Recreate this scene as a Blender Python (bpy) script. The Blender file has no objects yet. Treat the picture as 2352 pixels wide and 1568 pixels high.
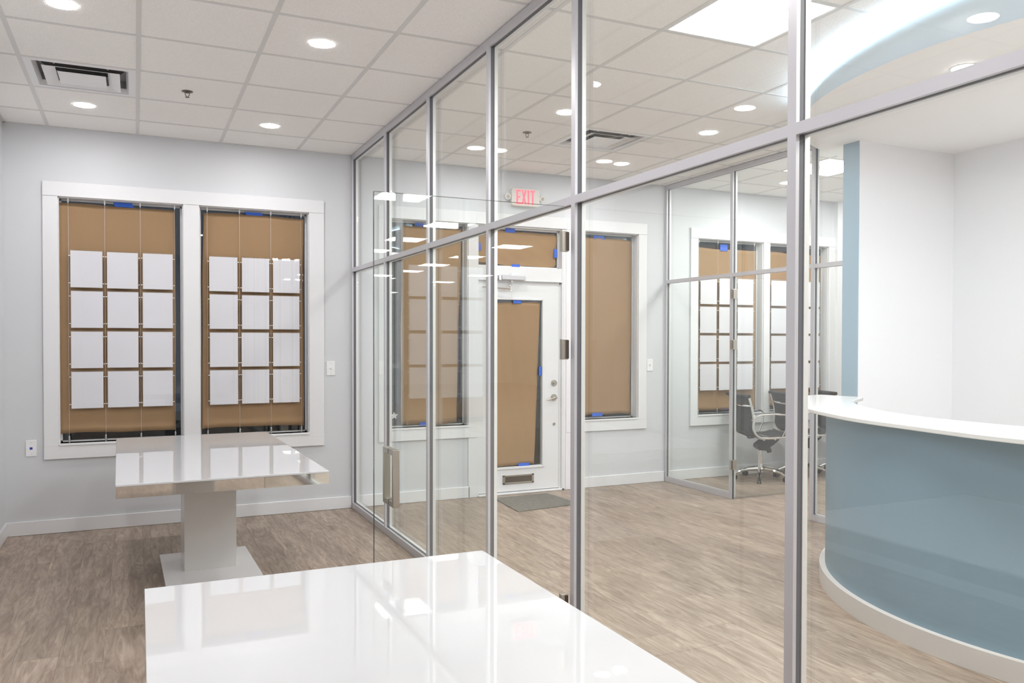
import bpy, bmesh, math, random
from mathutils import Vector, Matrix
random.seed(7)
SC = bpy.context.scene
COL = SC.collection
PI = math.pi

# ------------------------------------------------------------------ camera
def make_camera():
    f, cyy, yaw, pitch, roll = 1875.95, 808.67, 0.431948, -0.0153258, 0.00168969
    cam = bpy.data.cameras.new('camera'); o = bpy.data.objects.new('camera', cam); COL.objects.link(o)
    cy, sy, cp, sp = math.cos(yaw), math.sin(yaw), math.cos(pitch), math.sin(pitch)
    fwd = Vector((sy*cp, cy*cp, sp)); right = Vector((cy, -sy, 0)); up = right.cross(fwd)
    r = math.cos(roll)*right + math.sin(roll)*up; u = -math.sin(roll)*right + math.cos(roll)*up
    m = Matrix((( r.x, u.x, -fwd.x, -1.69666), (r.y, u.y, -fwd.y, -7.00512), (r.z, u.z, -fwd.z, 1.45962), (0,0,0,1)))
    o.matrix_world = m
    cam.sensor_width = 36; cam.lens = f/2352*36; cam.shift_y = (cyy-784)/2352; cam.clip_start = .05
    SC.camera = o
make_camera()
w = bpy.data.worlds.new('night'); SC.world = w; w.use_nodes = True
w.node_tree.nodes['Background'].inputs[0].default_value = (.010, .013, .020, 1)
w.node_tree.nodes['Background'].inputs[1].default_value = 1.0
SC.view_settings.view_transform = 'Standard'; SC.view_settings.look = 'None'
SC.view_settings.gamma = 1; SC.view_settings.use_curve_mapping = False
SC.view_settings.exposure = 1.16
SC.cycles.diffuse_bounces = 8; SC.cycles.transparent_max_bounces = 48; SC.cycles.max_bounces = 16; SC.cycles.glossy_bounces = 6
PANEL_E, DOWN_E, COVE_E = 21.5, 90.0, 26.0
H = 3.048

# ------------------------------------------------------------------ materials
MATS = {}
def newmat(name):
    m = bpy.data.materials.new(name); m.use_nodes = True
    return m, m.node_tree.nodes, m.node_tree.links
def pmat(name, col, rough=.5, metal=0., nscale=40., namt=.03, bump=0., spec=.5, coat=0., stretch=(1,1,1), **kw):
    if name in MATS: return MATS[name]
    m, N, L = newmat(name); b = N['Principled BSDF']
    b.inputs['Roughness'].default_value = rough; b.inputs['Metallic'].default_value = metal
    b.inputs['Specular IOR Level'].default_value = spec
    b.inputs['Coat Weight'].default_value = coat
    tc = N.new('ShaderNodeTexCoord'); mp = N.new('ShaderNodeMapping'); no = N.new('ShaderNodeTexNoise')
    mp.inputs['Scale'].default_value = stretch
    L.new(tc.outputs['Object'], mp.inputs[0]); L.new(mp.outputs[0], no.inputs[0])
    no.inputs['Scale'].default_value = nscale; no.inputs['Detail'].default_value = 4
    r = N.new('ShaderNodeMapRange'); r.inputs[3].default_value = 1-namt; r.inputs[4].default_value = 1+namt
    L.new(no.outputs[0], r.inputs[0])
    v = N.new('ShaderNodeVectorMath'); v.operation = 'SCALE'; v.inputs[0].default_value = col
    L.new(r.outputs[0], v.inputs['Scale']); L.new(v.outputs[0], b.inputs['Base Color'])
    if bump:
        bp = N.new('ShaderNodeBump'); bp.inputs['Strength'].default_value = bump; bp.inputs['Distance'].default_value = .002
        L.new(no.outputs[0], bp.inputs['Height']); L.new(bp.outputs[0], b.inputs['Normal'])
    MATS[name] = m; return m
def emat(name, col, e):
    m, N, L = newmat(name); N.remove(N['Principled BSDF'])
    em = N.new('ShaderNodeEmission'); em.inputs[0].default_value = (*col, 1); em.inputs[1].default_value = e
    L.new(em.outputs[0], N['Material Output'].inputs[0]); return m
def glassmat(name, tint, ior=1.5, haze=0.0):
    m, N, L = newmat(name); N.remove(N['Principled BSDF'])
    geo = N.new('ShaderNodeNewGeometry'); mr = N.new('ShaderNodeMapRange')
    mr.inputs[3].default_value = ior; mr.inputs[4].default_value = 1/ior
    L.new(geo.outputs['Backfacing'], mr.inputs[0])
    fr = N.new('ShaderNodeFresnel'); L.new(mr.outputs[0], fr.inputs[0])
    tr = N.new('ShaderNodeBsdfTransparent'); tr.inputs[0].default_value = (*tint, 1)
    gl = N.new('ShaderNodeBsdfGlossy'); gl.inputs['Roughness'].default_value = haze; gl.inputs[0].default_value = (1,1,1,1)
    mx = N.new('ShaderNodeMixShader'); L.new(fr.outputs[0], mx.inputs[0]); L.new(tr.outputs[0], mx.inputs[1]); L.new(gl.outputs[0], mx.inputs[2])
    L.new(mx.outputs[0], N['Material Output'].inputs[0]); return m

M_wall = pmat('wall_paint', (.62,.63,.65), .55, nscale=180, namt=.015, bump=.08)
M_wallw = pmat('white_wall_paint', (.80,.80,.82), .55, nscale=180, namt=.012, bump=.06)
M_blue = pmat('blue_wall_paint', (.34,.45,.53), .5, nscale=150, namt=.015)
M_trim = pmat('white_trim_paint', (.74,.74,.755), .35, nscale=60, namt=.012)
M_tile = pmat('ceiling_tile', (.91,.89,.865), .9, nscale=130, namt=.12, bump=.6)
M_grid = pmat('ceiling_grid_paint', (.70,.69,.68), .5, nscale=50, namt=.01)
M_soffit = pmat('soffit_paint', (.90,.885,.865), .6, nscale=120, namt=.01)
M_fascia = pmat('fascia_paint', (.72,.86,.96), .5, nscale=80, namt=.01)
M_alu = pmat('satin_aluminium', (.56,.55,.58), .38, 0.3, nscale=8, namt=.02, stretch=(1,1,.05))
M_alul = pmat('light_aluminium_lip', (.72,.72,.71), .4, 0.3, nscale=8, namt=.02)
M_gasket = pmat('dark_grey_gasket', (.13,.13,.145), .5, nscale=30, namt=.05)
M_glass = glassmat('partition_glass', (.975,.990,.982))
M_wglass = glassmat('window_glass', (.93,.96,.95))
M_pocket = glassmat('clear_acrylic', (.995,.995,.995), 1.45, .0)
M_edge = pmat('dark_glass_edge', (.03,.05,.045), .15, nscale=20, namt=.05)
M_paper = pmat('white_paper', (.74,.74,.78), .7, nscale=9, namt=.012, bump=.1)
M_kraft = pmat('kraft_paper', (.325,.205,.108), .8, nscale=420, namt=.10, bump=.3)
M_tape = pmat('blue_painters_tape', (.03,.13,.62), .6, nscale=90, namt=.05, bump=.2)
M_steel = pmat('brushed_steel', (.60,.60,.60), .28, 1, nscale=30, namt=.04)
M_chrome = pmat('polished_chrome', (.82,.80,.77), .035, 1, nscale=6, namt=.02)
M_nickel = pmat('satin_nickel', (.48,.45,.40), .32, 1, nscale=40, namt=.05, stretch=(1,1,.1))
M_bronze = pmat('dark_nickel', (.17,.15,.13), .3, 1, nscale=40, namt=.05)
M_white_glass = pmat('white_back_painted_glass', (.60,.60,.61), .01, spec=.42, nscale=4, namt=.006)
M_lacq = pmat('white_lacquer', (.62,.60,.575), .22, nscale=12, namt=.012)
M_lacqb = pmat('white_lacquer_base', (.74,.73,.73), .12, nscale=12, namt=.012)
M_quartz = pmat('white_quartz', (.74,.735,.73), .18, nscale=230, namt=.035)
M_laminate = pmat('slate_blue_laminate', (.205,.31,.385), .42, nscale=520, namt=.07, bump=.15)
M_plinth = pmat('pale_plinth_paint', (.66,.63,.61), .45, nscale=60, namt=.012)
M_plastic = pmat('white_plastic', (.80,.80,.81), .3, nscale=30, namt=.01)
M_signbody = pmat('ivory_plastic', (.66,.64,.59), .4, nscale=30, namt=.01)
M_black = pmat('black_plastic', (.012,.012,.014), .4, nscale=60, namt=.1)
M_galv = pmat('galvanised_grey', (.40,.40,.41), .5, .3, nscale=12, namt=.15)
M_duct_shade = pmat('painted_duct_shade', (.006,.006,.007), .6, nscale=15, namt=.3)  # near black, paints the shade inside the vent duct
M_mesh = pmat('grey_mesh_fabric', (.028,.029,.032), .7, nscale=700, namt=.3, bump=.3)
M_mat = pmat('grey_doormat', (.17,.163,.145), .95, nscale=70, namt=.9, bump=1., stretch=(.5,3,1))
M_asph = pmat('asphalt', (.05,.05,.05), .9, nscale=60, namt=.3)
M_hedge = pmat('dark_hedge', (.03,.06,.025), .8, nscale=20, namt=.6)
M_panel = emat('panel_light', (1,.99,.97), PANEL_E)
M_down = emat('downlight_lens', (1,.985,.99), DOWN_E)
M_cove = emat('cove_led', (.62,.82,1), COVE_E)
M_exit = emat('exit_red', (1,.10,.14), 1.15)
M_led = emat('indicator_red', (1,.08,.05), 2.5)

def floor_mat():
    m, N, L = newmat('wood_plank'); b = N['Principled BSDF']
    b.inputs['Roughness'].default_value = .42; b.inputs['Specular IOR Level'].default_value = .35
    tc = N.new('ShaderNodeTexCoord'); oi = N.new('ShaderNodeObjectInfo')
    k = N.new('ShaderNodeVectorMath'); k.operation = 'SCALE'; k.inputs[0].default_value = (37, 91, 13); L.new(oi.outputs['Random'], k.inputs['Scale'])
    ad = N.new('ShaderNodeVectorMath'); ad.operation = 'ADD'; L.new(tc.outputs['Object'], ad.inputs[0]); L.new(k.outputs[0], ad.inputs[1])
    def noise(scale, sx, sy, det, rough=.6, dist=0.):
        mp = N.new('ShaderNodeMapping'); mp.inputs['Scale'].default_value = (sx, sy, 1); L.new(ad.outputs[0], mp.inputs[0])
        n = N.new('ShaderNodeTexNoise'); n.inputs['Scale'].default_value = scale; n.inputs['Detail'].default_value = det
        n.inputs['Roughness'].default_value = rough; n.inputs['Distortion'].default_value = dist; L.new(mp.outputs[0], n.inputs[0]); return n
    g = noise(5.5, 4.2, .5, 9, .70, 1.6); g2 = noise(42, 3.0, .22, 5, .7, .6); big = noise(2.6, 1.2, .5, 3, .5, .8); kn = noise(9, 1.2, .45, 2, .5, .3)
    r1 = N.new('ShaderNodeValToRGB'); L.new(g.outputs[0], r1.inputs[0])
    e = r1.color_ramp.elements; e[0].position = .28; e[0].color = (.175,.125,.093,1); e[1].position = .72; e[1].color = (.48,.395,.325,1)
    x = e.new(.5); x.color = (.32,.25,.197,1)
    r2 = N.new('ShaderNodeMapRange'); r2.inputs[1].default_value = .25; r2.inputs[2].default_value = .75; r2.inputs[3].default_value = .88; r2.inputs[4].default_value = 1.10; L.new(g2.outputs[0], r2.inputs[0])
    r3 = N.new('ShaderNodeMapRange'); r3.inputs[1].default_value = .3; r3.inputs[2].default_value = .7; r3.inputs[3].default_value = .85; r3.inputs[4].default_value = 1.13; L.new(big.outputs[0], r3.inputs[0])
    r4 = N.new('ShaderNodeMapRange'); r4.inputs[1].default_value = .68; r4.inputs[2].default_value = .80; r4.inputs[3].default_value = 1; r4.inputs[4].default_value = .62; L.new(kn.outputs[0], r4.inputs[0])
    r5 = N.new('ShaderNodeMapRange'); r5.inputs[3].default_value = .96; r5.inputs[4].default_value = 1.04; L.new(oi.outputs['Random'], r5.inputs[0])
    cur = None
    for r in (r2, r3, r4, r5):
        if cur is None: cur = r.outputs[0]; continue
        mu = N.new('ShaderNodeMath'); mu.operation = 'MULTIPLY'; L.new(cur, mu.inputs[0]); L.new(r.outputs[0], mu.inputs[1]); cur = mu.outputs[0]
    v = N.new('ShaderNodeVectorMath'); v.operation = 'SCALE'; L.new(r1.outputs[0], v.inputs[0]); L.new(cur, v.inputs['Scale'])
    L.new(v.outputs[0], b.inputs['Base Color'])
    bp = N.new('ShaderNodeBump'); bp.inputs['Strength'].default_value = .12; bp.inputs['Distance'].default_value = .001
    L.new(g2.outputs[0], bp.inputs['Height']); L.new(bp.outputs[0], b.inputs['Normal'])
    return m
M_plank = floor_mat()

# ------------------------------------------------------------------ mesh helpers
class MB:
    def __init__(s): s.v = []; s.f = []; s.mi = []; s.sm = []
    def add(s, vs, fs, mi=0, smooth=False):
        n = len(s.v); s.v += [tuple(p) for p in vs]
        for f in fs: s.f.append(tuple(i+n for i in f)); s.mi.append(mi); s.sm.append(smooth)
        return s
    def box(s, x0, x1, y0, y1, z0, z1, mi=0):
        v = [(x,y,z) for z in (z0,z1) for y in (y0,y1) for x in (x0,x1)]
        return s.add(v, [(0,2,3,1),(4,5,7,6),(0,1,5,4),(2,6,7,3),(0,4,6,2),(1,3,7,5)], mi)
    def prism(s, pts, z0, z1, mi=0, axis='z', smooth=False):
        n = len(pts)
        def P(a, b, c): return (a,b,c) if axis == 'z' else ((a,c,b) if axis == 'y' else (c,a,b))
        v = [P(a,b,z0) for a,b in pts] + [P(a,b,z1) for a,b in pts]
        f = [tuple(range(n))[::-1], tuple(range(n,2*n))]
        s.add(v, f, mi); k = len(s.v)-2*n
        for i in range(n):
            j = (i+1) % n; s.f.append((k+i, k+j, k+n+j, k+n+i)); s.mi.append(mi); s.sm.append(smooth)
        return s
    def cyl(s, p0, p1, r0, r1=None, n=16, mi=0, caps=True, smooth=True):
        r1 = r0 if r1 is None else r1
        p0 = Vector(p0); p1 = Vector(p1); d = (p1-p0).normalized()
        a = Vector((0,0,1)) if abs(d.z) < .9 else Vector((1,0,0)); u = d.cross(a).normalized(); w_ = d.cross(u)
        vs = []
        for p, r in ((p0,r0),(p1,r1)):
            for i in range(n):
                t = 2*PI*i/n; vs.append(p + r*(math.cos(t)*u + math.sin(t)*w_))
        s.add(vs, [(i, (i+1)%n, n+(i+1)%n, n+i) for i in range(n)], mi, smooth)
        if caps:
            k = len(s.v)-2*n
            s.f.append(tuple(k+i for i in range(n))[::-1]); s.f.append(tuple(k+n+i for i in range(n))); s.mi += [mi,mi]; s.sm += [False,False]
        return s
    def tube(s, pts, r, n=8, mi=0, flat=1.0):
        pts = [Vector(p) for p in pts]; rings = []
        prev = None
        for i, p in enumerate(pts):
            d = (pts[min(i+1,len(pts)-1)] - pts[max(i-1,0)]).normalized()
            a = prev if prev is not None else (Vector((0,1,0)) if abs(d.y) < .8 else Vector((1,0,0)))
            u = (a - d*a.dot(d)).normalized(); prev = u; w_ = d.cross(u)
            rr = r[i] if isinstance(r, (list,tuple)) else r
            rings.append([p + rr*(math.cos(2*PI*k/n)*u*flat + math.sin(2*PI*k/n)*w_) for k in range(n)])
        vs = [q for R in rings for q in R]; fs = []
        for i in range(len(pts)-1):
            for k in range(n): fs.append((i*n+k, i*n+(k+1)%n, (i+1)*n+(k+1)%n, (i+1)*n+k))
        s.add(vs, fs, mi, True)
        k = len(s.v)-len(vs)
        s.f.append(tuple(k+i for i in range(n))[::-1]); s.f.append(tuple(k+len(vs)-n+i for i in range(n))); s.mi += [mi,mi]; s.sm += [False,False]
        return s
    def lathe(s, prof, c=(0,0,0), n=24, mi=0):
        vs = [(c[0]+r*math.cos(2*PI*i/n), c[1]+r*math.sin(2*PI*i/n), c[2]+z) for r, z in prof for i in range(n)]
        fs = [(j*n+i, j*n+(i+1)%n, (j+1)*n+(i+1)%n, (j+1)*n+i) for j in range(len(prof)-1) for i in range(n)]
        return s.add(vs, fs, mi, True)
    def build(s, name, mats, parent=None, local=False, bevel=0., solid=0.):
        me = bpy.data.meshes.new(name)
        vs = s.v
        if parent is not None and not local:
            off = wloc(parent); vs = [(a-off[0], b-off[1], c-off[2]) for a,b,c in vs]
        me.from_pydata(vs, [], s.f)
        mats = mats if isinstance(mats, (list,tuple)) else [mats]
        for m in mats: me.materials.append(m)
        me.polygons.foreach_set('material_index', s.mi); me.polygons.foreach_set('use_smooth', s.sm)
        bm = bmesh.new(); bm.from_mesh(me); bmesh.ops.recalc_face_normals(bm, faces=bm.faces); bm.to_mesh(me); bm.free()
        me.set_sharp_from_angle(angle=.7)
        o = bpy.data.objects.new(name, me); COL.objects.link(o)
        if parent is not None: o.parent = parent
        if solid:
            md = o.modifiers.new('solid','SOLIDIFY'); md.thickness = solid; md.offset = 0
        if bevel:
            md = o.modifiers.new('bevel','BEVEL'); md.width = bevel; md.segments = 2; md.limit_method = 'ANGLE'; md.angle_limit = .9
        return o
def wloc(o):
    x = Vector((0,0,0))
    while o is not None: x += o.location; o = o.parent
    return x
def tag(o, label=None, cat=None, group=None, kind=None):
    if label: o['label'] = label
    if cat: o['category'] = cat
    if group: o['group'] = group
    if kind: o['kind'] = kind
    return o
def empty(name, loc, label, cat=None, group=None, kind=None, rz=0.):
    o = bpy.data.objects.new(name, None); COL.objects.link(o); o.location = loc; o.rotation_euler = (0,0,rz); o.empty_display_size = .1
    return tag(o, label, cat, group, kind)
def copy_tree(o, parent=None):
    c = o.copy(); COL.objects.link(c); c.parent = parent
    for ch in list(o.children): copy_tree(ch, c)
    return c
def copy_part(o, parent, loc):
    c = o.copy(); COL.objects.link(c); c.parent = parent; c.location = loc; return c
def S(o, label, cat=None): return tag(o, label, cat, kind='structure')

# ================================================================== SETTING
# ---- floor: slab + planks
XL, XR = -2.574, 6.3
fl = MB().box(XL-.15, 10., -26, .12, -.15, -.0045).box(XL-.15, XL, -26, .12, -.0045, 0).box(XL, 10, -26, -5.1, -.0045, 0).box(6.2, 10, -5.1, .12, -.0045, 0)
floor = S(fl.build('floor', M_plank), 'grey brown wood look plank floor')
PW, PLn = .1835, 1.22
pm = MB(); c_ = .0005
pm.add([(c_,c_,0),(PW-c_,c_,0),(PW-c_,PLn-c_,0),(c_,PLn-c_,0),(.0002,.0002,-.0006),(PW-.0002,.0002,-.0006),(PW-.0002,PLn-.0002,-.0006),(.0002,PLn-.0002,-.0006),
        (.0003,.0003,-.0043),(PW-.0003,.0003,-.0043),(PW-.0003,PLn-.0003,-.0043),(.0003,PLn-.0003,-.0043)],
       [(0,1,2,3)]+[(4+i,4+(i+1)%4,(i+1)%4,i) for i in range(4)]+[(8+i,8+(i+1)%4,4+(i+1)%4,4+i) for i in range(4)])
p0 = None
row = 0; x = XL
while x < 6.2-.01:
    off = random.choice([0,.3,.61,.92,.45,.77]); y = off - .02 - PLn if off > .25 else -PLn
    y0 = 0.0 + (off - .0)  # first plank top end beyond wall is trimmed by starting lower
    yy = -off
    k = 0
    ends = [0.0]
    t = -(PLn-off) if off else -PLn
    while t > -5.1: ends.append(t); t -= PLn
    ends.append(-5.1)
    for a, b in zip(ends[:-1], ends[1:]):
        ln = a-b
        if x < -.2 and b < -4.3 and a < -4.2: pass
        if p0 is None:
            o = pm.build('plank', M_plank, floor); p0 = o
        else:
            o = copy_part(p0, floor, (0,0,0))
        o.location = (x, b, 0); o.scale = (min(1,(6.2-x)/PW), ln/PLn, 1)
    x += PW
# ---- baseboards
def base(name, x0, x1, y0, y1, lab, h=.105):
    mb = MB(); mb.box(x0, x1, y0, y1, 0.0005, h)
    S(mb.build(name, M_trim, bevel=.004), lab)
base('baseboard_back', XL, -.001, -.016, 0, 'white baseboard below the left window wall')
base('baseboard_back.001', .056, 1.10, -.016, 0, 'white baseboard between glass partition and front door')
base('baseboard_back.002', 2.20, 3.262, -.016, 0, 'white baseboard right of the front door')
base('baseboard_back.003', 3.325, 5.61, -.016, 0, 'white baseboard inside the glass meeting room')
base('baseboard_left', XL, XL+.016, -9.5, -.016, 'white baseboard along the far left wall')
base('baseboard_right', 4.30, 4.316, -7, -2.49, 'white baseboard behind the reception desk')

# ---- back wall with openings
Z0, Z1 = .672, 2.528
W1 = (-2.222, -.362); W1m = (-1.349, -1.229)
W2 = (.340, 1.083); W3 = (2.215, 2.938); W4 = (3.681, 5.520); W4m = (4.565, 4.651)
DO = (1.165, 2.100)
def wallrun(x0, x1, z0, z1):
    S(MB().box(x0, x1, 0, .15, z0, z1).build('wall_back', M_wall), 'pale grey front wall with windows and entrance door')
wallrun(XL-.15, XR+.15, Z1, H+.05)
for a, b in [(XL-.15, W1[0]), (W1[1], W2[0]), (W2[1], DO[0]), (DO[1], W3[0]), (W3[1], W4[0]), (W4[1], XR+.15)]: wallrun(a, b, Z0, Z1)
wallrun(XL-.15, DO[0], -.0, Z0); wallrun(DO[1], XR+.15, -.0, Z0)
S(MB().box(XL-.15, XL, -9.65, 0, 0, H+.05).build('wall_left', M_wall), 'pale grey wall at the far left edge')
S(MB().box(XL, -.01, -9.65, -9.5, 0, H+.05).build('wall_rear', M_wall), 'pale grey rear wall of the front office')
S(MB().box(5.612, 6.4, -.055, 0, 0, H+.05).box(6.2, 6.35, -2.34, -.055, 0, H+.05).build('wall_right', M_wallw), 'white right wall of the glass meeting room')
# stub wall: blue end cap + white faces
sw = MB().box(3.272, 6.35, -2.485, -2.335, 0, H+.02)
wm = S(sw.build('wall_middle', M_wallw), 'white wall between meeting room and reception desk')
be = MB().box(3.266, 3.274, -2.4855, -2.3345, 0, H+.0).build('end_panel', M_blue, wm); be['label'] = 'light blue painted wall end'
S(MB().box(4.316, 4.46, -8.5, -2.485, 0, H+.02).build('wall_reception', M_wallw), 'white wall behind the reception desk')
S(MB().box(4.46, 9.9, -8.5, -8.35, 0, H).box(9.9, 10.05, -26, -8.35, 0, H).box(-.1, 10.05, -26.15, -26, 0, H).box(-.15, 0, -26, -9.65, 0, H).build('wall_office', M_wallw), 'white walls of the open office behind the viewer')

# ---- ceiling
GX, GY, GP = -1.065, -.450, .6096
ceil = S(MB().box(XL-.15, 6.4, -5.33, .1, H+.20, H+.25).box(XL-.15, 10.05, -26.1, -5.33, H-.001, H+.10).build('ceiling', M_tile), 'white suspended ceiling with square speckled tiles')
tm = MB().box(.0115, GP-.0115, .0115, GP-.0115, H+.0005, H+.016)
t0 = None
skip = {(-2,1), (4,1), (3,5), (8,1)}
for i in range(-3, 12):
    for j in range(-1, 8):
        x0 = GX+i*GP; y1 = GY-j*GP; y0 = y1-GP
        if (i,j) in skip or x0 > 6.2: continue
        ax0, ax1 = max(x0, XL), min(x0+GP, 6.2); ay0, ay1 = y0, min(y1, 0)
        if ax1-ax0 < .05: continue
        if t0 is None: o = tm.build('ceiling_tile', M_tile, ceil); t0 = o
        else: o = copy_part(t0, ceil, (0,0,0))
        o.location = (ax0, ay0, 0); o.scale = ((ax1-ax0)/GP, (ay1-ay0)/GP, 1)
for i in range(-2, 12):
    x0 = GX+i*GP
    MB().box(x0-.012, x0+.012, -5.33, 0, H-.002, H+.004).build('grid_runner', M_grid, ceil)
for j in range(0, 9):
    y0 = GY-j*GP
    MB().box(XL, 6.2, y0-.012, y0+.012, H-.0015, H+.0045).build('grid_runner', M_grid, ceil)
MB().box(XL, XL+.02, -5.33, 0, H-.003, H+.004).box(XL, 6.2, -.012, 0, H-.003, H+.004).build('wall_angle', M_grid, ceil)

# ---- curved soffit over the reception desk
def circ(c, r, a): return (c[0]+r*math.cos(math.radians(a)), c[1]+r*math.sin(math.radians(a)))
LOWC, LOWR, UPC, UPR = (4.045,-4.008), 2.043, (3.936,-4.583), 2.316
ZS = 2.965
so = MB(); angs = list(range(60, 301, 4))
low = [circ(LOWC, LOWR, a) for a in angs]
up = []
for a, (lx, ly) in zip(angs, low):
    ux, uy = circ(UPC, UPR, a)
    up.append((ux, uy) if a >= 128 else (lx+.004*math.cos(math.radians(a)), ly+.004*math.sin(math.radians(a))))
soff = S(MB().prism([(5.4,-2.2)]+[(x,y) for x,y in low]+[(5.4,-5.9)], ZS, ZS+.02).build('ceiling_soffit', M_soffit), 'smooth white curved dropped ceiling above the reception desk')
fa = MB(); n = len(low)
mid = [(l[0]+(u[0]-l[0])*.70, l[1]+(u[1]-l[1])*.70) for l, u in zip(low, up)]
fa.add([(x,y,ZS) for x,y in low]+[(x,y,ZS+.037) for x,y in mid]+[(x,y,H-.002) for x,y in up],
       [(i,i+1,n+i+1,n+i) for i in range(n-1)]+[(n+i,n+i+1,2*n+i+1,2*n+i) for i in range(n-1)], 0, True)
fo = fa.build('fascia', M_fascia, soff, solid=.004); fo['label'] = 'pale blue curved fascia of the dropped ceiling'
cv = MB()
CA = [(p, a) for p, a in zip(up, angs) if a >= 132]; up, angs = [c[0] for c in CA], [c[1] for c in CA]; n = len(up)
o1 = [(x+math.cos(math.radians(a))*.004, y+math.sin(math.radians(a))*.004) for (x,y), a in zip(up, angs)]
o2 = [(x+math.cos(math.radians(a))*.024, y+math.sin(math.radians(a))*.024) for (x,y), a in zip(up, angs)]
cv.add([(x,y,H-.034) for x,y in o1]+[(x,y,H-.034) for x,y in o2]+[(x,y,H-.026) for x,y in o1]+[(x,y,H-.026) for x,y in o2],
       [(i,i+1,n+i+1,n+i) for i in range(n-1)]+[(2*n+i,2*n+i+1,3*n+i+1,3*n+i) for i in range(n-1)]+[(n+i,n+i+1,3*n+i+1,3*n+i) for i in range(n-1)]+[(i,i+1,2*n+i+1,2*n+i) for i in range(n-1)])
tag(cv.build('cove_light_strip', M_cove), 'glowing blue white LED strip curving along the dropped ceiling edge', 'light strip')

# ================================================================== GLASS PARTITIONS
def profile_post(mb, X, yf, yn, z0, z1):
    # front face strip, light lips and recessed dark groove (X is the plane nearest the viewer)
    mb.box(X, X+.0125, yn, yf, z0, z1, 0)
    mb.box(X+.0125, X+.034, yn+.003, yf-.003, z0, z1, 2)
    mb.box(X+.034, X+.052, yn, yf, z0, z1, 1)
def profile_rail(mb, X, y0, y1, z0, z1):
    mb.box(X, X+.0125, y0, y1, z0, z1, 0)
    mb.box(X+.0125, X+.034, y0, y1, z0+.003, z1-.003, 2)
    mb.box(X+.034, X+.052, y0, y1, z0, z1, 1)
PM = [M_alu, M_alul, M_gasket]
ZB, ZM0, ZM1, ZT = .052, 2.040, 2.074, 3.001
def partition(name, X, posts, yend, door_bay, ztop, label, last_open=False):
    root = empty(name, (X+.026, posts[0]-.03, 0), label, 'partition')
    pw = .034
    for p in posts: 
        m = MB(); profile_post(m, X, p, p-pw, 0.001, ztop-.001); m.build('post', PM, root)
    ends = [p for p in posts] + ([yend] if yend is not None else [])
    for k in range(len(ends)-1):
        a = ends[k]-pw; b = ends[k+1]
        m = MB(); profile_rail(m, X, b, a, ZT, ztop-.001); m.build('top_rail', PM, root)
        m = MB(); profile_rail(m, X, b, a, ZM0, ZM1); m.build('middle_rail', PM, root)
        g = MB().box(X+.045, X+.051, b+.001, a-.001, ZM1-.004, ZT+.004); g.build('glass_pane', M_glass, root)
        if k != door_bay:
            m = MB(); profile_rail(m, X, b, a, .001, ZB); m.build('bottom_rail', PM, root)
            g = MB().box(X+.045, X+.051, b+.001, a-.001, ZB-.004, ZM0+.004); g.build('glass_pane', M_glass, root)
    return root
P1 = [0.0, -1.020, -2.005, -2.991, -3.926, -5.204, -6.46, -7.72, -9.46]
partition('glass_partition', 0.0, P1, None, 3, H-.003, 'grey framed glass partition beside the white tables, running from front wall towards the viewer')
partition('glass_partition', 3.2653, [0.0, -1.020, -2.010], -2.334, 1, H-.003, 'smaller grey framed glass partition of the meeting room in the background')

def glass_hinge(mb_parent, x_dir, X, Y, z):
    pass
def glass_door(name, hx, hy, xdir, width, label, handle_side=None, hmat=None):
    root = empty(name, (hx, hy, 0), label, None, None, 'structure')
    xa, xb = sorted((hx+xdir*.012, hx+xdir*width))
    MB().box(xa, xb, hy-.005, hy+.005, .012, 2.032).build('glass_pane', M_glass, root)
    # dark polished edges
    e = MB(); xe = xa; e.box(xe-.0006, xe+.0006, hy-.005, hy+.005, .012, 2.032).box(xa, xb, hy-.005, hy+.005, 2.0318, 2.0324).box(xa,xb,hy-.005,hy+.005,.0117,.0123)
    e.build('polished_edge', M_edge, root)
    for z0, z1 in ((.272,.361), (1.375,1.462), (1.838,1.925)):
        hw_ = .030 if xdir < 0 else .058; h = MB(); c = hx-xdir*(.006 if xdir < 0 else .014)
        h.box(min(c,c+xdir*hw_), max(c,c+xdir*hw_), hy-.012, hy+.012, z0, z1)
        h.box(min(c-xdir*.004,c), max(c-xdir*.004,c), hy-.010, hy+.014, z0+.004, z1-.004)
        ho = h.build('hinge', hmat or M_nickel, root, bevel=.001)
        MB().box(c+xdir*.006-.008, c+xdir*.006+.008, hy-.0135, hy-.0118, z0+.004, z1-.004).build('hinge_slot', M_bronze, ho)
    return root, xa, xb
d2, xa, xb = glass_door('door_2', -.012, -3.905, -1, .846, 'frameless glass door standing open into the front office')
# square ladder pull on both sides
for s in (-1, 1):
    hd = MB(); y0 = -3.905+s*.006; y1 = -3.905+s*.062; ya, yb_ = min(y0,y1), max(y0,y1)
    X0, X1 = -.802, -.776
    yo = (y1-.010, y1+.010)
    hd.box(X0, X1, min(yo), max(yo), .812, 1.034)
    for z in (.812, 1.012): hd.box(X0, X1, min(y0, y1-s*.010), max(y0, y1-s*.010), z, z+.022)
    hd.build('pull_handle', M_nickel, d2, bevel=.0015)
d3, _, _ = glass_door('door_3', 3.262, -1.066, 1, .88, 'frameless glass meeting room door standing open into the meeting room', None, M_nickel)

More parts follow.
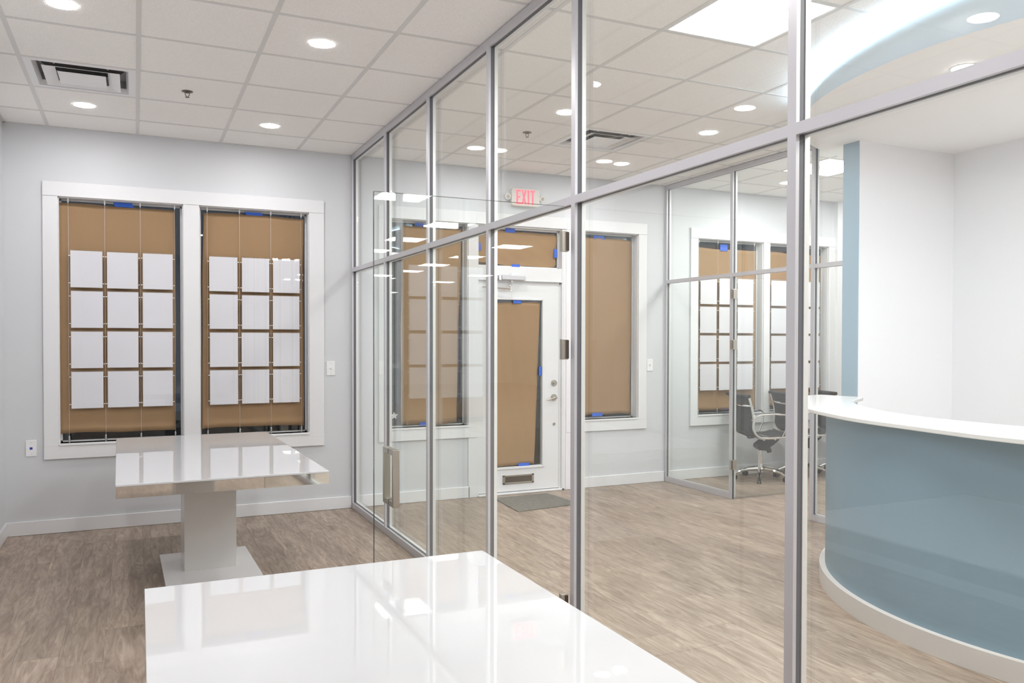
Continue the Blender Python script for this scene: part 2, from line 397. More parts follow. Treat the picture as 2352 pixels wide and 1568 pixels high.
# ================================================================== WINDOWS
def window(name, x0, x1, mull, casing, label, top_casing=True, sidesL=True, sidesR=True):
    root = empty(name, ((x0+x1)/2, 0, Z0), label, None, None, 'structure')
    cw = casing
    yc = -.019
    ox0, ox1 = x0-(cw[0]), x1+(cw[1])
    if sidesL: MB().box(ox0, x0, yc, 0, .655, Z1).build('side_casing', M_trim, root, bevel=.0025)
    if sidesR: MB().box(x1, ox1, yc, 0, .655, Z1).build('side_casing', M_trim, root, bevel=.0025)
    MB().box(ox0, ox1, yc-.003, 0, Z1, 2.637).build('head_casing', M_trim, root, bevel=.0025)
    MB().box(ox0, ox1, yc-.002, 0, .557, .655).build('apron_board', M_trim, root, bevel=.0025)
    MB().box(x0-.0, x1+.0, yc-.008, .10, .655, Z0).build('window_sill', M_trim, root, bevel=.003)
    opens = [(x0, x1)] if not mull else [(x0, mull[0]), (mull[1], x1)]
    if mull: MB().box(mull[0], mull[1], yc, .10, Z0, Z1).build('mullion', M_trim, root, bevel=.0025)
    for a, b in opens:
        fr = MB(); t = .016
        fr.box(a, a+t*.4, .0, .095, Z0, Z1).box(b-t*.4, b, .0, .095, Z0, Z1).box(a, b, .0, .095, Z1-t*.4, Z1)
        fr.build('jamb_lining', M_trim, root)
        bd = MB(); t = .012
        bd.box(a+.006, a+.006+t, .086, .098, Z0, Z1-.006).box(b-.006-t, b-.006, .086, .098, Z0, Z1-.006).box(a, b, .086, .098, Z1-.006-t, Z1-.006).box(a, b, .086, .098, Z0, Z0+t)
        bd.build('glazing_bead', M_alul, root)
        MB().box(a+.004, b-.004, .099, .105, Z0, Z1).build('glass_pane', M_wglass, root)
    return root
window('window_1', W1[0], W1[1], W1m, (.100,.125), 'white framed double window in the front office behind the far table')
window('window_2', W2[0], W2[1], None, (.099,.075), 'white framed lobby window left of the entrance door')
window('window_3', W3[0], W3[1], None, (.108,.100), 'white framed lobby window right of the entrance door')
window('window_4', W4[0], W4[1], W4m, (.095,.092), 'white framed double window in the glass meeting room')

# ================================================================== ENTRANCE DOOR
def entrance():
    root = empty('door_1', (1.612, 0, 0), 'white entrance door with papered glass, transom and mail slot', None, None, 'structure')
    # casings
    MB().box(1.158, 2.107, -.022, 0, 2.530, 2.637).build('head_casing', M_trim, root, bevel=.0025)
    for a, b in ((1.085, 1.165), (2.100, 2.185)): MB().box(a, b, -.016, .0, 0.0005, 2.53).build('side_casing', M_trim, root, bevel=.0025)
    # frame
    f = MB()
    f.box(1.165, 1.186, -.012, .13, 0.001, 2.528).box(2.060, 2.100, -.012, .13, 0.001, 2.528)
    f.box(1.186, 2.060, .0, .13, 2.515, 2.528)
    f.build('door_frame', M_trim, root, bevel=.002)
    MB().box(1.186, 2.060, -.010, .13, 2.022, 2.146).build('transom_bar', M_trim, root, bevel=.003)
    MB().box(1.180, 2.066, -.017, -.008, 2.012, 2.024).build('head_stop', M_trim, root, bevel=.003)
    st = MB().box(1.176,1.186+.012,.03,.055,.001,2.01).box(2.040,2.062,.012,.055,.001,2.01).box(1.186,2.06,.012,.055,1.995,2.022); st.build('door_stop', M_trim, root, bevel=.002)
    # transom glass and bead
    MB().box(1.186,2.060,.075,.081,2.146,2.515).build('transom_glass', M_wglass, root)
    MB().box(1.186,1.202,.055,.075,2.146,2.515).box(2.044,2.060,.055,.075,2.146,2.515).box(1.186,2.060,.055,.075,2.146,2.160).box(1.186,2.06,.055,.075,2.502,2.515).build('transom_bead', M_trim, root, bevel=.002)
    # slab with opening
    X0, X1, gx0, gx1, gz0, gz1, y0, y1 = 1.190, 2.036, 1.345, 1.855, .256, 1.835, .008, .052
    d = MB()
    d.box(X0, gx0, y0, y1, .024, 1.994).box(gx1, X1, y0, y1, .024, 1.994).box(gx0, gx1, y0, y1, .024, gz0).box(gx0, gx1, y0, y1, gz1, 1.994)
    d.build('door_leaf', M_trim, root)
    b = MB(); t = .022
    b.box(gx0-t, gx0, y0-.010, y0, gz0-t, gz1+t).box(gx1, gx1+t, y0-.010, y0, gz0-t, gz1+t).box(gx0, gx1, y0-.010, y0, gz0-t, gz0).box(gx0, gx1, y0-.010, y0, gz1, gz1+t)
    b.build('lite_moulding', M_trim, root, bevel=.004)
    MB().box(gx0, gx1, .028, .034, gz0, gz1).build('door_glass', M_wglass, root)
    MB().box(1.186, 2.060, -.03, .13, .0008, .018).build('threshold', M_trim, root, bevel=.004)
    # mail slot
    m = MB(); a, c, z0, z1 = 1.440, 1.765, .094, .179
    m.box(a,c,-.002,.008,z0,z0+.014).box(a,c,-.002,.008,z1-.014,z1).box(a,a+.024,-.002,.008,z0,z1).box(c-.024,c,-.002,.008,z0,z1)
    ms = m.build('mail_slot', M_nickel, root, bevel=.0015)
    MB().box(a+.02,c-.02,.004,.0078,z0+.01,z1-.01).build('mail_flap', M_bronze, ms)
    # deadbolt, lever, small lock
    k = MB().cyl((1.983,.008,1.042),(1.983,-.008,1.042),.031,.028,n=28).cyl((1.983,-.008,1.042),(1.983,-.014,1.042),.016,n=20).box(1.969,1.997,-.026,-.014,1.038,1.047)
    k.build('deadbolt', M_nickel, root)
    k = MB().cyl((1.983,.008,.903),(1.983,-.006,.903),.032,.029,n=28).cyl((1.983,-.006,.903),(1.983,-.045,.903),.011,n=14)
    k.tube([(1.990,-.045,.905),(1.965,-.048,.903),(1.935,-.05,.893),(1.905,-.048,.884),(1.875,-.045,.884)], [.011,.011,.009,.007,.005], n=10)
    k.build('lever_handle', M_nickel, root)
    MB().cyl((1.985,.008,.646),(1.985,-.004,.646),.0125,n=18).build('small_lock', M_nickel, root)
    MB().box(2.062,2.082,-.022,-.012,.001,.014).build('corner_block', M_black, root)
entrance()
# door closer
dc = empty('door_closer', (1.51, -.02, 2.03), 'silver door closer on the bar above the entrance door', 'door closer')
MB().box(1.402,1.648,-.062,-.0105,2.018,2.062).build('closer_body', M_alu, dc, bevel=.006)
MB().box(1.372,1.400,-.058,-.012,2.012,2.060).cyl((1.372,-.035,2.036),(1.362,-.035,2.036),.016,n=14).build('end_cap', M_steel, dc, bevel=.003)
MB().cyl((1.512,-.036,2.062),(1.512,-.036,2.085),.010,.006,n=12).build('spindle_cap', M_steel, dc)
MB().tube([(1.512,-.036,2.016),(1.512,-.037,2.004),(1.500,-.045,1.985),(1.485,-.05,1.966),(1.487,-.05,1.950)], [.013,.012,.009,.008,.009], n=8).build('spindle_arm', M_chrome, dc)
MB().tube([(1.500,-.05,1.930),(1.460,-.045,1.934),(1.30,-.030,1.944),(1.22,-.012,1.95)], [.010,.009,.005,.005], n=8).cyl((1.495,-.05,1.918),(1.495,-.05,1.952),.011,n=12).build('closer_arm', M_chrome, dc)
# doormat
mt = MB(); th = .008
pts = [(1.285,-.15),(1.845,-.125),(1.885,-.68),(1.240,-.765)]
mt.prism(pts, .0005, th)
tag(mt.build('doormat', M_mat, bevel=.003), 'grey ribbed doormat on the floor before the entrance door', 'doormat')

# ================================================================== KRAFT PAPER
def kraft(label, x0, x1, z0, z1, y, tapes, seed, skew=(0,0,0,0), curl=.012, edge=.004, roundr=0.):
    """skew: dx at (TL,TR,BR,BL); tapes: (x,z,w,h,slant)"""
    rnd = random.Random(seed); nx, nz = 26, 44
    ph = [rnd.uniform(0,6.28) for _ in range(8)]
    vs = []
    for j in range(nz+1):
        v = j/nz
        xl = (x0+skew[3])*(1-v) + (x0+skew[0])*v; xr = (x1+skew[2])*(1-v) + (x1+skew[1])*v
        if roundr:
            c = max(0, 1 - min(v,1-v)/ .18)
            xr -= roundr*c*c; xl += roundr*.6*c*c
        for i in range(nx+1):
            u = i/nx
            X = xl+(xr-xl)*u; Z = z0+(z1-z0)*v
            Z += (edge*math.sin(u*5+ph[0])+edge*.6*math.sin(u*11+ph[1]))*(abs(v-.5)*2)**6
            X += (edge*.7*math.sin(v*6+ph[2])+edge*.4*math.sin(v*15+ph[3]))*(abs(u-.5)*2)**6
            Y = y + .0035*math.sin(u*7+v*2+ph[4]) + .003*math.sin(v*9-u*3+ph[5]) + .0012*math.sin(u*23+v*17+ph[6])
            Y -= curl*(max(0,abs(u-.5)*2-.86)/.14)**2 * (.5+.5*math.sin(v*5+ph[7]))
            Y -= curl*.8*(max(0,v-.95)/.05)**2 * (1-abs(u-.5)) + curl*.6*(max(0,.05-v)/.05)**2
            vs.append((X, Y, Z))
    fs = [(j*(nx+1)+i, j*(nx+1)+i+1, (j+1)*(nx+1)+i+1, (j+1)*(nx+1)+i) for j in range(nz) for i in range(nx)]
    root = MB().add(vs, fs, 0, True).build('kraft_paper', M_kraft, solid=.0006)
    tag(root, label, 'paper')
    for (tx, tz, tw, th, sl) in tapes:
        m = MB(); yy = y-.0105
        m.prism([(tx-tw/2, tz+th/2), (tx+tw/2+sl*.3, tz+th/2), (tx+tw/2+sl, tz-th/2), (tx-tw/2+sl*.6, tz-th/2)], yy-.0004, yy+.0004, axis='y')
        t = m.build('tape_strip', M_tape, root); t['label'] = 'blue painter tape'
    return root
YK = .068
kraft('brown kraft paper covering the left pane of the front office window', -2.224, -1.402, .738, 2.488, YK, [(-1.785,2.503,.125,.034,.02)], 1, (0,0,-.008,0))
kraft('brown kraft paper covering the right pane of the front office window', -1.192, -.405, .735, 2.484, YK, [(-.812,2.494,.125,.032,.03)], 2, (0,.01,.006,-.022))
kraft('brown kraft paper on the lobby window left of the entrance door', .466, 1.024, .690, 2.478, YK, [(.636,2.498,.08,.034,.0),(.684,.695,.085,.034,0)], 3, (.006,.018,-.030,0), .008, .008)
kraft('brown kraft paper filling the transom above the entrance door', 1.205, 2.036, 2.168, 2.490, .062, [(1.535,2.494,.10,.038,.0),(1.212,2.33,.030,.075,0.012),(1.595,2.160,.085,.034,0),(2.022,2.30,.034,.085,0)], 4, (0,0,0,0), .004, .010, .03)
kraft('long brown kraft paper taped inside the entrance door glass', 1.350, 1.838, .268, 1.812, .021, [(1.592,1.822,.085,.036,0),(1.838,1.158,.030,.085,.0),(1.655,.268,.11,.036,.02)], 5, (0,0,-.062,0), .004, .004)
kraft('brown kraft paper on the lobby window right of the entrance door', 2.215, 2.898, .705, 2.470, YK, [(2.506,2.480,.115,.036,.02),(2.50,.712,.12,.034,.0)], 6, (0,0,.006,0), .008, .008)
kraft('brown kraft paper on the left pane of the meeting room window', 3.684, 4.520, .700, 2.440, YK, [(4.075,2.455,.10,.07,0)], 7, (0,0,0,0), .010, .004)
kraft('brown kraft paper on the right pane of the meeting room window', 4.655, 5.480, .72, 2.435, YK, [(5.05,2.445,.12,.05,0)], 8, (0,0,0,0), .010, .006)
# star sticker on lobby window
st = []
for k in range(10):
    r = .036 if k % 2 == 0 else .017; a = PI/2+k*PI/5; st.append((.412+r*math.cos(a), .775+r*math.sin(a)))
tag(MB().prism(st, .096, .0985, axis='y').build('star_sticker', M_plastic), 'small pale star sticker in the lower corner of the lobby window', 'sticker')

# ================================================================== CABLE DISPLAYS WITH PAGES
SW, SH, PX, PZ = .2165, .2785, .2487, .3072
protoH = None
def holder_proto():
    root = empty('page_holder', (0,0,0), 'x', 'sign holder')
    MB().box(-SW/2, SW/2, -.0004, .0004, -SH/2, SH/2).build('paper_sheet', M_paper, root, local=True)
    a = MB(); w2, h2 = SW/2+.0045, SH/2+.0035
    a.box(-w2, w2, -.0042, -.0028, -h2, h2+.004)
    a.box(-w2, w2, .0028, .0042, -h2, h2+.004)
    a.box(-w2, w2, -.0028, .0028, -h2, -h2+.0015)
    a.build('clear_pocket', M_pocket, root, local=True)
    for s in (-1,1):
        for z in (.100, -.108):
            c = MB().cyl((s*(w2-.002),-.004,z),(s*PX*.5-s*.003,-.004,z),.0036,n=8)
            c.build('clamp', M_alul, root, local=True)
    return root
ROWN = ['top row', 'second row', 'third row', 'bottom row']; COLN = ['left column', 'middle column', 'right column']
def cable_display(xa, xb, cx0, ztop, dirn, wlab, zofs=0, group=None):
    """cx0: x of first cable"""
    global protoH
    y = .030
    root = empty('cable_display', (cx0+1.5*PX, y, Z0), 'four thin steel display cables strung in '+wlab, 'cable display')
    for k in range(4):
        x = cx0+k*PX
        MB().cyl((x,y,Z0+.05),(x,y,Z1-.03),.0011,n=6).build('cable', M_steel, root)
        MB().cyl((x,y,Z1-.0065),(x,y,Z1-.032),.0055,n=10).cyl((x,y,Z1-.032),(x,y,Z1-.040),.0055,.002,n=10).build('top_fitting', M_plastic, root)
        MB().cyl((x,y,Z0),(x,y,Z0+.046),.0068,n=12).cyl((x,y,Z0+.046),(x,y,Z0+.053),.0068,.0025,n=12).build('bottom_fitting', M_steel, root)
    for r in range(4):
        for c in range(3):
            if protoH is None: protoH = holder_proto(); h = protoH
            else: h = copy_tree(protoH)
            h.location = (cx0+(c+.5)*PX + random.uniform(-.0025,.0025), y-.004, ztop-SH/2-r*PZ + random.uniform(-.0015,.0015))
            h['label'] = 'blank page in clear pocket, %s %s, %s' % (ROWN[r], COLN[c], wlab)
            h['category'] = 'sign holder'; h['group'] = 'blank pages hung in '+wlab
cable_display(*W1, -2.1560, 2.131, 1, 'left pane of front office window')
cable_display(*W1, -1.1665, 2.129, 1, 'right pane of front office window')
cable_display(*W4, 3.7250, 2.122, 1, 'left pane of meeting room window')
cable_display(*W4, 4.6960, 2.120, 1, 'right pane of meeting room window')

# ================================================================== SMALL WALL THINGS
def switch(x, z, label, name='light_switch', jack=False):
    root = empty(name, (x, -.004, z), label, 'switch' if not jack else 'outlet')
    MB().box(x-.036, x+.036, -.0065, -.0004, z-.0605, z+.0605).build('cover_plate', M_plastic, root, bevel=.002)
    if jack:
        MB().box(x-.009,x+.009,-.0085,-.006,z-.008,z+.008).build('jack_port', pmat('blue_jack',(.02,.03,.35),.4), root)
    else:
        MB().add([(x-.005,-.006,z-.012),(x+.005,-.006,z-.012),(x+.005,-.006,z+.012),(x-.005,-.006,z+.012),(x-.004,-.018,z+.004),(x+.004,-.018,z+.004),(x+.004,-.018,z+.010),(x-.004,-.018,z+.010)],
                 [(0,1,2,3),(4,5,6,7),(0,1,5,4),(1,2,6,5),(2,3,7,6),(3,0,4,7)]).build('toggle', M_plastic, root)
    for s in (-1,1): MB().cyl((x,-.0062,z+s*.042),(x,-.0075,z+s*.042),.003,n=10).build('screw', M_steel, root)
switch(-.1785, 1.212, 'white light switch right of the front office window')
switch(3.085, 1.203, 'white light switch on the lobby wall beside the meeting room glass')
switch(-2.405, .646, 'white wall plate with blue data jack low on the left', 'data_jack', True)

# exit sign
ex = empty('exit_sign', (1.649, -.03, 2.715), 'illuminated red and white exit sign with two lamp heads above the entrance door', 'exit sign')
x0, x1, z0, z1 = 1.503, 1.797, 2.716, 2.882
def rrect(x0,x1,z0,z1,r,n=5):
    P = []
    for cx, cz, a0 in ((x1-r,z1-r,0),(x0+r,z1-r,90),(x0+r,z0+r,180),(x1-r,z0+r,270)):
        for k in range(n+1):
            a = math.radians(a0+90*k/n); P.append((cx+r*math.cos(a), cz+r*math.sin(a)))
    return P
MB().prism(rrect(x0,x1,z0,z1,.022), -.055, -.0004, axis='y').build('housing', M_signbody, ex, bevel=.004)
def letter(polys):
    m = MB()
    for P in polys: m.prism(P, -.0575, -.0545, axis='y')
    m.build('letter', M_exit, ex)
def R_(a,b,c,d): return [(a,c),(b,c),(b,d),(a,d)]
lz0, lz1 = 2.732, 2.866; t = .0165
lx = 1.549
letter([R_(lx,lx+t,lz0,lz1), R_(lx+t,lx+.046,lz1-t,lz1), R_(lx+t,lx+.040,2.799-t/2,2.799+t/2), R_(lx+t,lx+.046,lz0,lz0+t)])
lx = 1.602
letter([[(lx,lz0),(lx+.017,lz0),(lx+.054,lz1),(lx+.037,lz1)], [(lx+.037,lz0),(lx+.054,lz0),(lx+.017,lz1),(lx,lz1)]])
letter([R_(1.6655,1.6835,lz0,lz1)])
lx = 1.694
letter([R_(lx,lx+.052,lz1-t,lz1), R_(lx+.0175,lx+.0345,lz0,lz1-t)])
for x, s in ((1.470,-1),(1.830,1)):
    h = MB().cyl((x,-.010,2.800),(x,-.045,2.797),.026,.030,n=20).cyl((x-s*.02,-.02,2.800),(x-s*.04,-.02,2.800),.009,n=10)
    ho = h.build('lamp_head', M_signbody, ex)
    MB().cyl((x,-.045,2.797),(x,-.048,2.797),.017,n=16).build('lens', M_chrome, ho)
MB().cyl((1.545,-.055,2.7215),(1.545,-.058,2.7215),.004,n=10).build('indicator', M_led, ex)

# ================================================================== CEILING FIXTURES
def downlight(x, y, z, label, group, r=.066):
    root = empty('downlight', (x, y, z), label, 'downlight', group)
    MB().lathe([(r+.005, 0), (r+.004,-.003), (r,-.004), (r-.001,-.002)], (x,y,z), 32).build('trim_ring', M_plastic, root)
    vs = [(x+(r-.0005)*math.cos(2*PI*i/32), y+(r-.0005)*math.sin(2*PI*i/32), z-.0045) for i in range(32)]
    MB().add(vs, [tuple(range(32))]).build('lens', M_down, root)
ZD = H+.0035
downlight(-2.006, -.722, ZD, 'round downlight between the left wall and air vent, by the window wall', 'office downlights')
downlight(-2.006, -2.568, ZD, 'round downlight nearest the top left corner of the photo', 'office downlights')
downlight(-.780, -.705, ZD, 'round downlight above the right side of the office window', 'office downlights')
downlight(-.780, -2.567, ZD, 'large round downlight near the middle of the office ceiling', 'office downlights')
for k, yy in enumerate((-4.30, -6.1, -7.95)):
    for x, sd in ((-2.006, 'left'), (-.780, 'right')):
        downlight(x, yy, ZD if yy > -5.33 else H-.001, 'round downlight on the %s side of the office ceiling, %s' % (sd, ['above the near table','overhead of the viewer','behind the viewer'][k]), 'office downlights')
downlight(1.080, -.705, ZD, 'round lobby downlight near the exit sign', 'lobby downlights')
downlight(1.045, -1.956, ZD, 'round lobby downlight left of the lobby air vent', 'lobby downlights')
downlight(2.296, -.700, ZD, 'round lobby downlight beyond the lobby air vent', 'lobby downlights')
downlight(2.300, -1.925, ZD, 'round lobby downlight right of the lobby air vent', 'lobby downlights')
downlight(4.293, -.648, ZD, 'round downlight in the meeting room ceiling', 'meeting room downlights')
downlight(5.50, -.68, ZD, 'round downlight over the far right of the meeting room', 'meeting room downlights')
downlight(2.463, -3.935, ZS, 'round downlight in the smooth curved dropped ceiling', 'reception downlights')
for x_, y_, w_ in ((3.3,-5.0,'over the middle of the desk'), (2.6,-5.6,'over the near end of the desk'), (3.95,-4.35,'beside the white wall'), (3.9,-5.7,'at the near right corner')):  # out-of-view downlights added to brighten the reception, desk top and white wall
    downlight(x_, y_, ZS, 'added unseen round downlight in the dropped ceiling ' + w_, 'reception downlights')

def panel(i0, j0, label, z=H, xy=None):
    if xy: cx, cy = xy
    else: cx, cy = GX+(i0+.5)*GP, GY-(j0+.5)*GP
    h = .292
    root = empty('ceiling_light_panel', (cx, cy, z), label, 'ceiling light', 'square ceiling light panels')
    f = MB(); t = .012
    f.box(cx-h,cx-h+t,cy-h,cy+h,z-.001,z+.012).box(cx+h-t,cx+h,cy-h,cy+h,z-.001,z+.012).box(cx-h+t,cx+h-t,cy-h,cy-h+t,z-.001,z+.012).box(cx-h+t,cx+h-t,cy+h-t,cy+h,z-.001,z+.012)
    f.build('frame', M_plastic, root)
    MB().add([(cx-h+t,cy-h+t,z+.003),(cx+h-t,cy-h+t,z+.003),(cx+h-t,cy+h-t,z+.003),(cx-h+t,cy+h-t,z+.003)], [(0,3,2,1)]).build('diffuser', M_panel, root)
panel(3, 5, 'large glowing square light panel in the ceiling above the reception area')
panel(8, 1, 'glowing square light panel in the meeting room ceiling')
for n_, (x, y) in enumerate([(1.0,-9.58),(2.25,-11.5),(2.2,-13.3),(2.15,-15.1),(4.15,-13.5),(4.1,-15.45),(4.08,-17.3),(4.08,-19.05),(3.8,-20.6),(6.05,-19.55),(6.03,-22.1),(1.07,-6.24),(2.6,-7.5),(6.1,-13.4),(8.2,-16)]):  # the panel nearest the camera is an unseen extra, added to brighten the reception
    panel(0, 0, 'glowing square light panel in the open office ceiling behind the viewer', H-.0055, (x, y))

def vent(i0, j0, label):
    cx, cy = GX+(i0+.5)*GP, GY-(j0+.5)*GP
    root = empty('ceiling_vent', (cx, cy, H), label, 'air vent')
    def ring(mb, h0, z0, h1, z1, t=.0015):
        for a in range(4):
            c, s = [(1,0),(0,1),(-1,0),(0,-1)][a]
            def q(h, w_, z): return (cx+c*h-s*w_, cy+s*h+c*w_, z)
            mb.add([q(h0,-h0,z0),q(h0,h0,z0),q(h1,h1,z1),q(h1,-h1,z1),q(h0-t,-h0,z0+t),q(h0-t,h0,z0+t),q(h1-t,h1,z1+t),q(h1-t,-h1,z1+t)],
                   [(0,1,2,3),(4,5,6,7),(0,1,5,4),(2,3,7,6)])
    f = MB(); ring(f, .293, H-.001, .252, H-.001); ring(f, .252, H-.001, .238, H+.03); f.build('outer_frame', M_plastic, root)
    m = MB(); ring(m, .205, H-.008, .140, H+.008); m.build('middle_vane', M_plastic, root)
    m = MB(); m.box(cx-.128, cx+.128, cy-.128, cy+.128, H-.012, H-.010); m.build('centre_plate', M_plastic, root)
    d = MB(); h = .242; zc = H+.080
    d.box(cx-h,cx+h,cy-h,cy+h,zc,zc+.004).box(cx-h,cx-h+.004,cy-h,cy+h,H+.03,zc).box(cx+h-.004,cx+h,cy-h,cy+h,H+.03,zc).box(cx-h,cx+h,cy-h,cy-h+.004,H+.03,zc).box(cx-h,cx+h,cy+h-.004,cy+h,H+.03,zc)
    d.build('plenum_box', M_galv, root)
    d = MB(); n_ = 28
    d.add([(cx+.228*math.cos(2*PI*k/n_), cy+.228*math.sin(2*PI*k/n_), zc-.002) for k in range(n_)], [tuple(range(n_))])
    d.build('duct_neck_shade', M_duct_shade, root)  # flat black disc in place of the shaded duct opening
    b = MB()
    for s in (-1,1): b.tube([(cx+s*.14,cy-.20,H+.012),(cx+s*.16,cy-.12,H+.10)], .006, n=6)
    b.build('bracket', M_steel, root)
vent(-2, 1, 'square white air vent in the office ceiling at the left')
vent(4, 1, 'square white air vent in the lobby ceiling behind the glass')
# ceiling slab above vents must be open: handled by duct collar sitting below the slab
def sprinkler(x, y, label):
    root = empty('sprinkler', (x,y,H), label, 'sprinkler', 'ceiling sprinklers')
    MB().lathe([(.036,.004),(.034,-.003),(.018,-.007),(.0001,-.007)], (x,y,H), 24).build('escutcheon', M_bronze, root)
    f = MB()
    for s in (-1,1): f.tube([(x+s*.012,y,H-.006),(x+s*.013,y,H-.02),(x+s*.003,y,H-.036)], .0025, n=6)
    f.cyl((x,y,H-.006),(x,y,H-.012),.008,n=10); f.build('yoke', M_bronze, root)
    MB().cyl((x,y,H-.036),(x,y,H-.039),.013,n=14).build('deflector', M_bronze, root)
sprinkler(-1.387, -1.350, 'small dark sprinkler head in the office ceiling')
sprinkler(1.038, -1.344, 'small dark sprinkler head in the lobby ceiling')

# ================================================================== TABLES
def table(cx, cy, rz, label, hwid=.52):
    root = empty('pedestal_table', (cx,cy,0), label, 'table', None, None, rz)
    L2, W2_ = 1.04, hwid; zt = .750
    MB().box(-W2_,W2_,-L2,L2,zt-.010,zt).build('glass_top', M_white_glass, root, local=True, bevel=.0015)
    a = MB(); t = .004; z0, z1 = zt-.068, zt-.0105; w_, l_ = W2_-.002, L2-.002
    a.box(-w_,w_,-l_,-l_+t,z0,z1).box(-w_,w_,l_-t,l_,z0,z1).box(-w_,-w_+t,-l_+t,l_-t,z0,z1).box(w_-t,w_,-l_+t,l_-t,z0,z1)
    a.build('chrome_apron', M_chrome, root, local=True)
    MB().box(-w_+t,w_-t,-l_+t,l_-t,z1-.012,z1).build('underside_board', M_lacq, root, local=True)
    MB().box(-.150,.150,-.155,.155,.055,z1-.012).build('column', M_lacq, root, local=True, bevel=.002)
    MB().box(-.262,.262,-.505,.325,.001,.048).build('base_core', M_chrome, root, local=True)
    MB().box(-.268,.268,-.512,.332,.048,.056).build('base_plate', M_lacqb, root, local=True, bevel=.001)
    return root
table(-1.287, -1.560, math.radians(1.0), 'white glass topped pedestal table with mirror edge, under the window')
table(-1.161, -5.510, math.radians(-.2), 'white glass topped table in the foreground, nearest the viewer', .520)

# ================================================================== RECEPTION DESK
def catmull(P, n=6):
    out = []
    for i in range(len(P)-1):
        p0 = Vector(P[max(i-1,0)]); p1 = Vector(P[i]); p2 = Vector(P[i+1]); p3 = Vector(P[min(i+2,len(P)-1)])
        for k in range(n):
            t = k/n; out.append(tuple(.5*((2*p1)+(-p0+p2)*t+(2*p0-5*p1+4*p2-p3)*t*t+(-p0+3*p1-3*p2+p3)*t**3)))
    out.append(tuple(P[-1])); return out
DC = (3.30, -4.41)
desk = empty('reception_desk', (2.2,-4.41,0), 'curved blue reception desk with thick white countertop', 'reception desk')
def arcband(r0, r1, a0, a1, z0, z1, step=2):
    m = MB(); A = [a0+(a1-a0)*k/int((a1-a0)/step) for k in range(int((a1-a0)/step)+1)]
    n = len(A); P0 = [circ(DC,r0,a) for a in A]; P1_ = [circ(DC,r1,a) for a in A]
    vs = [(x,y,z0) for x,y in P0]+[(x,y,z0) for x,y in P1_]+[(x,y,z1) for x,y in P0]+[(x,y,z1) for x,y in P1_]
    fs = []; sm = []
    m.add(vs, [], 0)
    for i in range(n-1):
        for f, s in (((i,i+1,n+i+1,n+i),0),((2*n+i,2*n+i+1,3*n+i+1,3*n+i),0),((i,i+1,2*n+i+1,2*n+i),1),((n+i,n+i+1,3*n+i+1,3*n+i),1)):
            m.f.append(f); m.mi.append(0); m.sm.append(bool(s))
    for i in (0, n-1):
        m.f.append((i,n+i,3*n+i,2*n+i)); m.mi.append(0); m.sm.append(False)
    return m
arcband(1.600, 1.622, 126, 268, .10, 1.038).build('front_panel', M_laminate, desk)['label'] = 'slate blue curved front panel'
arcband(1.56, 1.600, 126, 268, .10, 1.037).build('inner_lining', M_quartz, desk)
arcband(1.56, 1.655, 122, 268, .0006, .102).build('plinth', M_plinth, desk)['label'] = 'pale curved plinth'
outer = catmull([(2.886,-2.500),(2.7186,-2.53),(2.47,-2.665),(2.23,-2.88),(2.05,-3.10),(1.902,-3.355),(1.827,-3.502),(1.749,-3.684),(1.675,-3.891),(1.635,-4.08),(1.612,-4.25),(1.58,-4.50),(1.56,-4.74),(1.60,-5.1),(1.74,-5.5),(2.0,-5.87),(2.4,-6.15)], 4)
inner = catmull([(2.75,-5.75),(2.35,-5.35),(2.15,-4.95),(2.065,-4.60),(2.042,-4.32),(2.044,-4.108),(2.075,-3.93),(2.142,-3.725),(2.226,-3.552),(2.332,-3.369),(2.478,-3.183),(2.565,-3.085)], 4) + [(2.66,-3.01),(2.914,-2.86),(2.953,-2.782),(2.918,-2.654)]
MB().prism(outer+inner, 1.038, 1.060, smooth=True).build('countertop', M_quartz, desk, bevel=.003)['label'] = 'white speckled quartz countertop'
arcband(1.05, 1.56, 132, 262, .735, .765).build('work_surface', M_quartz, desk)
arcband(1.44, 1.56, 132, 262, .0006, .735).build('inner_panel', M_plinth, desk)

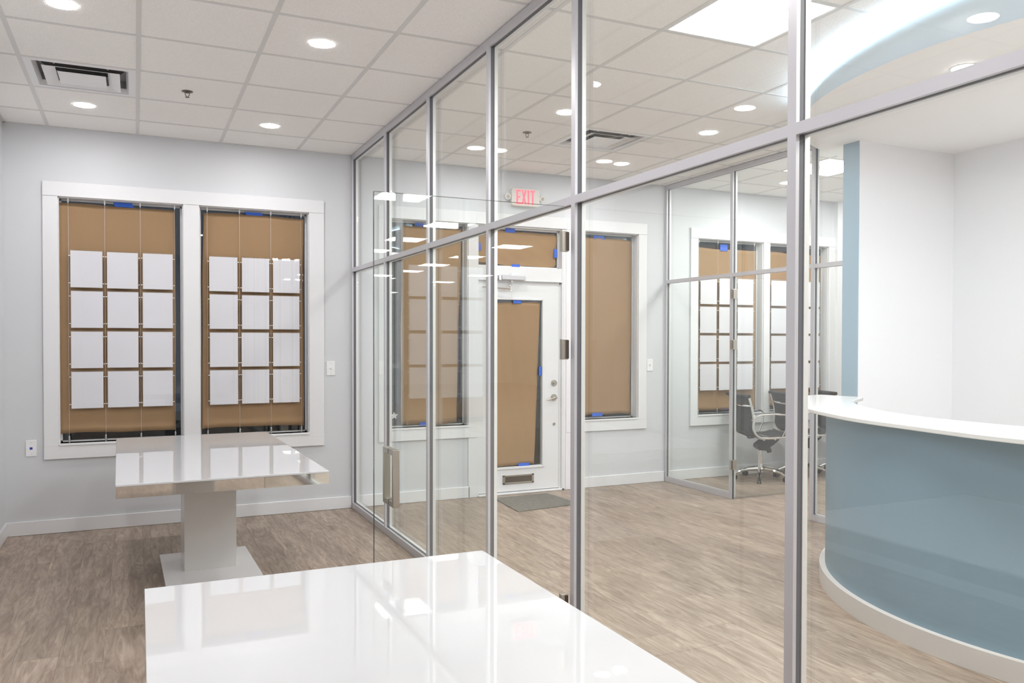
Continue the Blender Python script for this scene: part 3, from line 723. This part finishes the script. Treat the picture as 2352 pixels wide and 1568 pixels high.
# ================================================================== CHAIRS
def chair_proto():
    root = empty('office_chair', (0,0,0), 'x', 'chair')
    hw = .245
    path = [(.255,.500),(.235,.482),(.15,.470),(.0,.462),(-.10,.462),(-.155,.475),(-.195,.51),(-.218,.565),(-.215,.64),(-.222,.71),(-.245,.81),(-.270,.890)]
    sm = [(p[0],p[1]) for p in path]
    pts = catmull(sm, 4)
    for s in (-1,1):
        MB().tube([(x, s*hw, z) for x,z in pts], .0125, n=8, flat=.8).build('side_frame', M_chrome, root, local=True)
    def sling(i0, i1, name, dz=.0):
        P = pts[i0:i1]; ny = 6; m = MB(); vs = []
        for x, z in P:
            for k in range(ny+1):
                v = k/ny*2-1; sag = .012*(1-v*v)
                vs.append((x+ (sag*.6 if z > .52 else 0)*-1, v*(hw-.004), z+dz-(sag if z <= .52 else 0)))
        n_ = ny+1
        m.add(vs, [(j*n_+k, j*n_+k+1, (j+1)*n_+k+1, (j+1)*n_+k) for j in range(len(P)-1) for k in range(ny)], 0, True)
        m.build(name, M_mesh, root, local=True, solid=.010)
    sling(0, 24, 'seat', .004); sling(24, len(pts), 'backrest')
    MB().cyl((-.272,-hw-.012,.890),(-.272,hw+.012,.890),.019,n=14).build('head_roll', M_mesh, root, local=True)
    m = MB().tube([(-.240,-hw,.790),(-.256,-hw*.5,.788),(-.260,0,.787),(-.256,hw*.5,.788),(-.240,hw,.790)], .012, n=8)
    m.build('back_brace', M_chrome, root, local=True)
    MB().cyl((.02,-hw,.452),(.02,hw,.452),.011,n=8).cyl((-.10,-hw,.450),(-.10,hw,.450),.011,n=8).build('seat_bridge', M_chrome, root, local=True)
    for s in (-1,1):
        MB().tube([(-.218,s*(hw+.016),.655),(-.20,s*(hw+.022),.682),(-.15,s*(hw+.024),.700),(.0,s*(hw+.024),.710),(.12,s*(hw+.024),.700),(.155,s*(hw+.022),.670),(.13,s*(hw+.016),.56),(.09,s*(hw+.010),.475)], .0095, n=8).cyl((-.222,s*(hw-.005),.650),(-.222,s*(hw+.028),.650),.014,n=10).build('armrest', M_chrome, root, local=True)
    m = MB().prism([(-.04,.315),(-.075,.345),(-.07,.375),(-.02,.41),(.0,.440),(.17,.440),(.165,.415),(.10,.365),(.05,.335),(.035,.305)], -.055, .055, axis='y')
    m.cyl((.06,0,.36),(.085,0,.285),.026,n=12)
    m.box(-.16,.18,-.018,.018,.436,.450)
    m.tube([(-.15,-.03,.44),(-.20,-.05,.475),(-.26,-.06,.50)], .010, n=6)
    m.tube([(.0,-.05,.40),(-.06,-.12,.395),(-.10,-.18,.398)], .006, n=6)
    m.build('tilt_mechanism', M_black, root, local=True, bevel=.004)
    MB().cyl((-.02,0,.16),(-.02,0,.31),.024,n=14).cyl((-.02,0,.085),(-.02,0,.17),.034,.024,n=14).build('gas_column', M_chrome, root, local=True)
    for k in range(5):
        a = 2*PI*k/5+.45; c, s = math.cos(a), math.sin(a)
        ox = -.02
        lg = MB().tube([(ox+c*.02,s*.02,.118),(ox+c*.12,s*.12,.112),(ox+c*.20,s*.20,.095),(ox+c*.262,s*.262,.068)], [.026,.020,.016,.013], n=8)
        lo = lg.build('leg', M_chrome, root, local=True)
        w_ = MB(); px, py = ox+c*.268, s*.268
        for t in (-1,1):
            w_.cyl((px-s*t*.006,py+c*t*.006,.0275),(px-s*t*.020,py+c*t*.020,.0275),.0270,n=14)
        w_.cyl((px,py,.04),(px,py,.068),.008,n=8); w_.box(px-.012,px+.012,py-.012,py+.012,.030,.052)
        w_.build('caster', M_black, lo, local=True)
    return root
ch = chair_proto(); RZ = math.radians(-15)
labs = ['grey mesh office chair with chrome arms, nearest the meeting room glass door', 'grey mesh office chair, middle one of the row in the meeting room', 'grey mesh office chair farthest right, partly behind the white countertop']
chairs = [ch, copy_tree(ch), copy_tree(ch)]
for o, lb, (x, y) in zip(chairs, labs, [(4.255,-.350),(4.840,-.355),(5.420,-.365)]):
    o.location = (x, y, 0); o.rotation_euler = (0,0,RZ); o['label'] = lb; o['category'] = 'chair'; o['group'] = 'mesh office chairs in the meeting room'

# ================================================================== OUTSIDE (night)
S(MB().box(-8, 14, .16, 12, -.25, -.10).build('ground_outside', M_asph), 'dark pavement outside the windows at night')
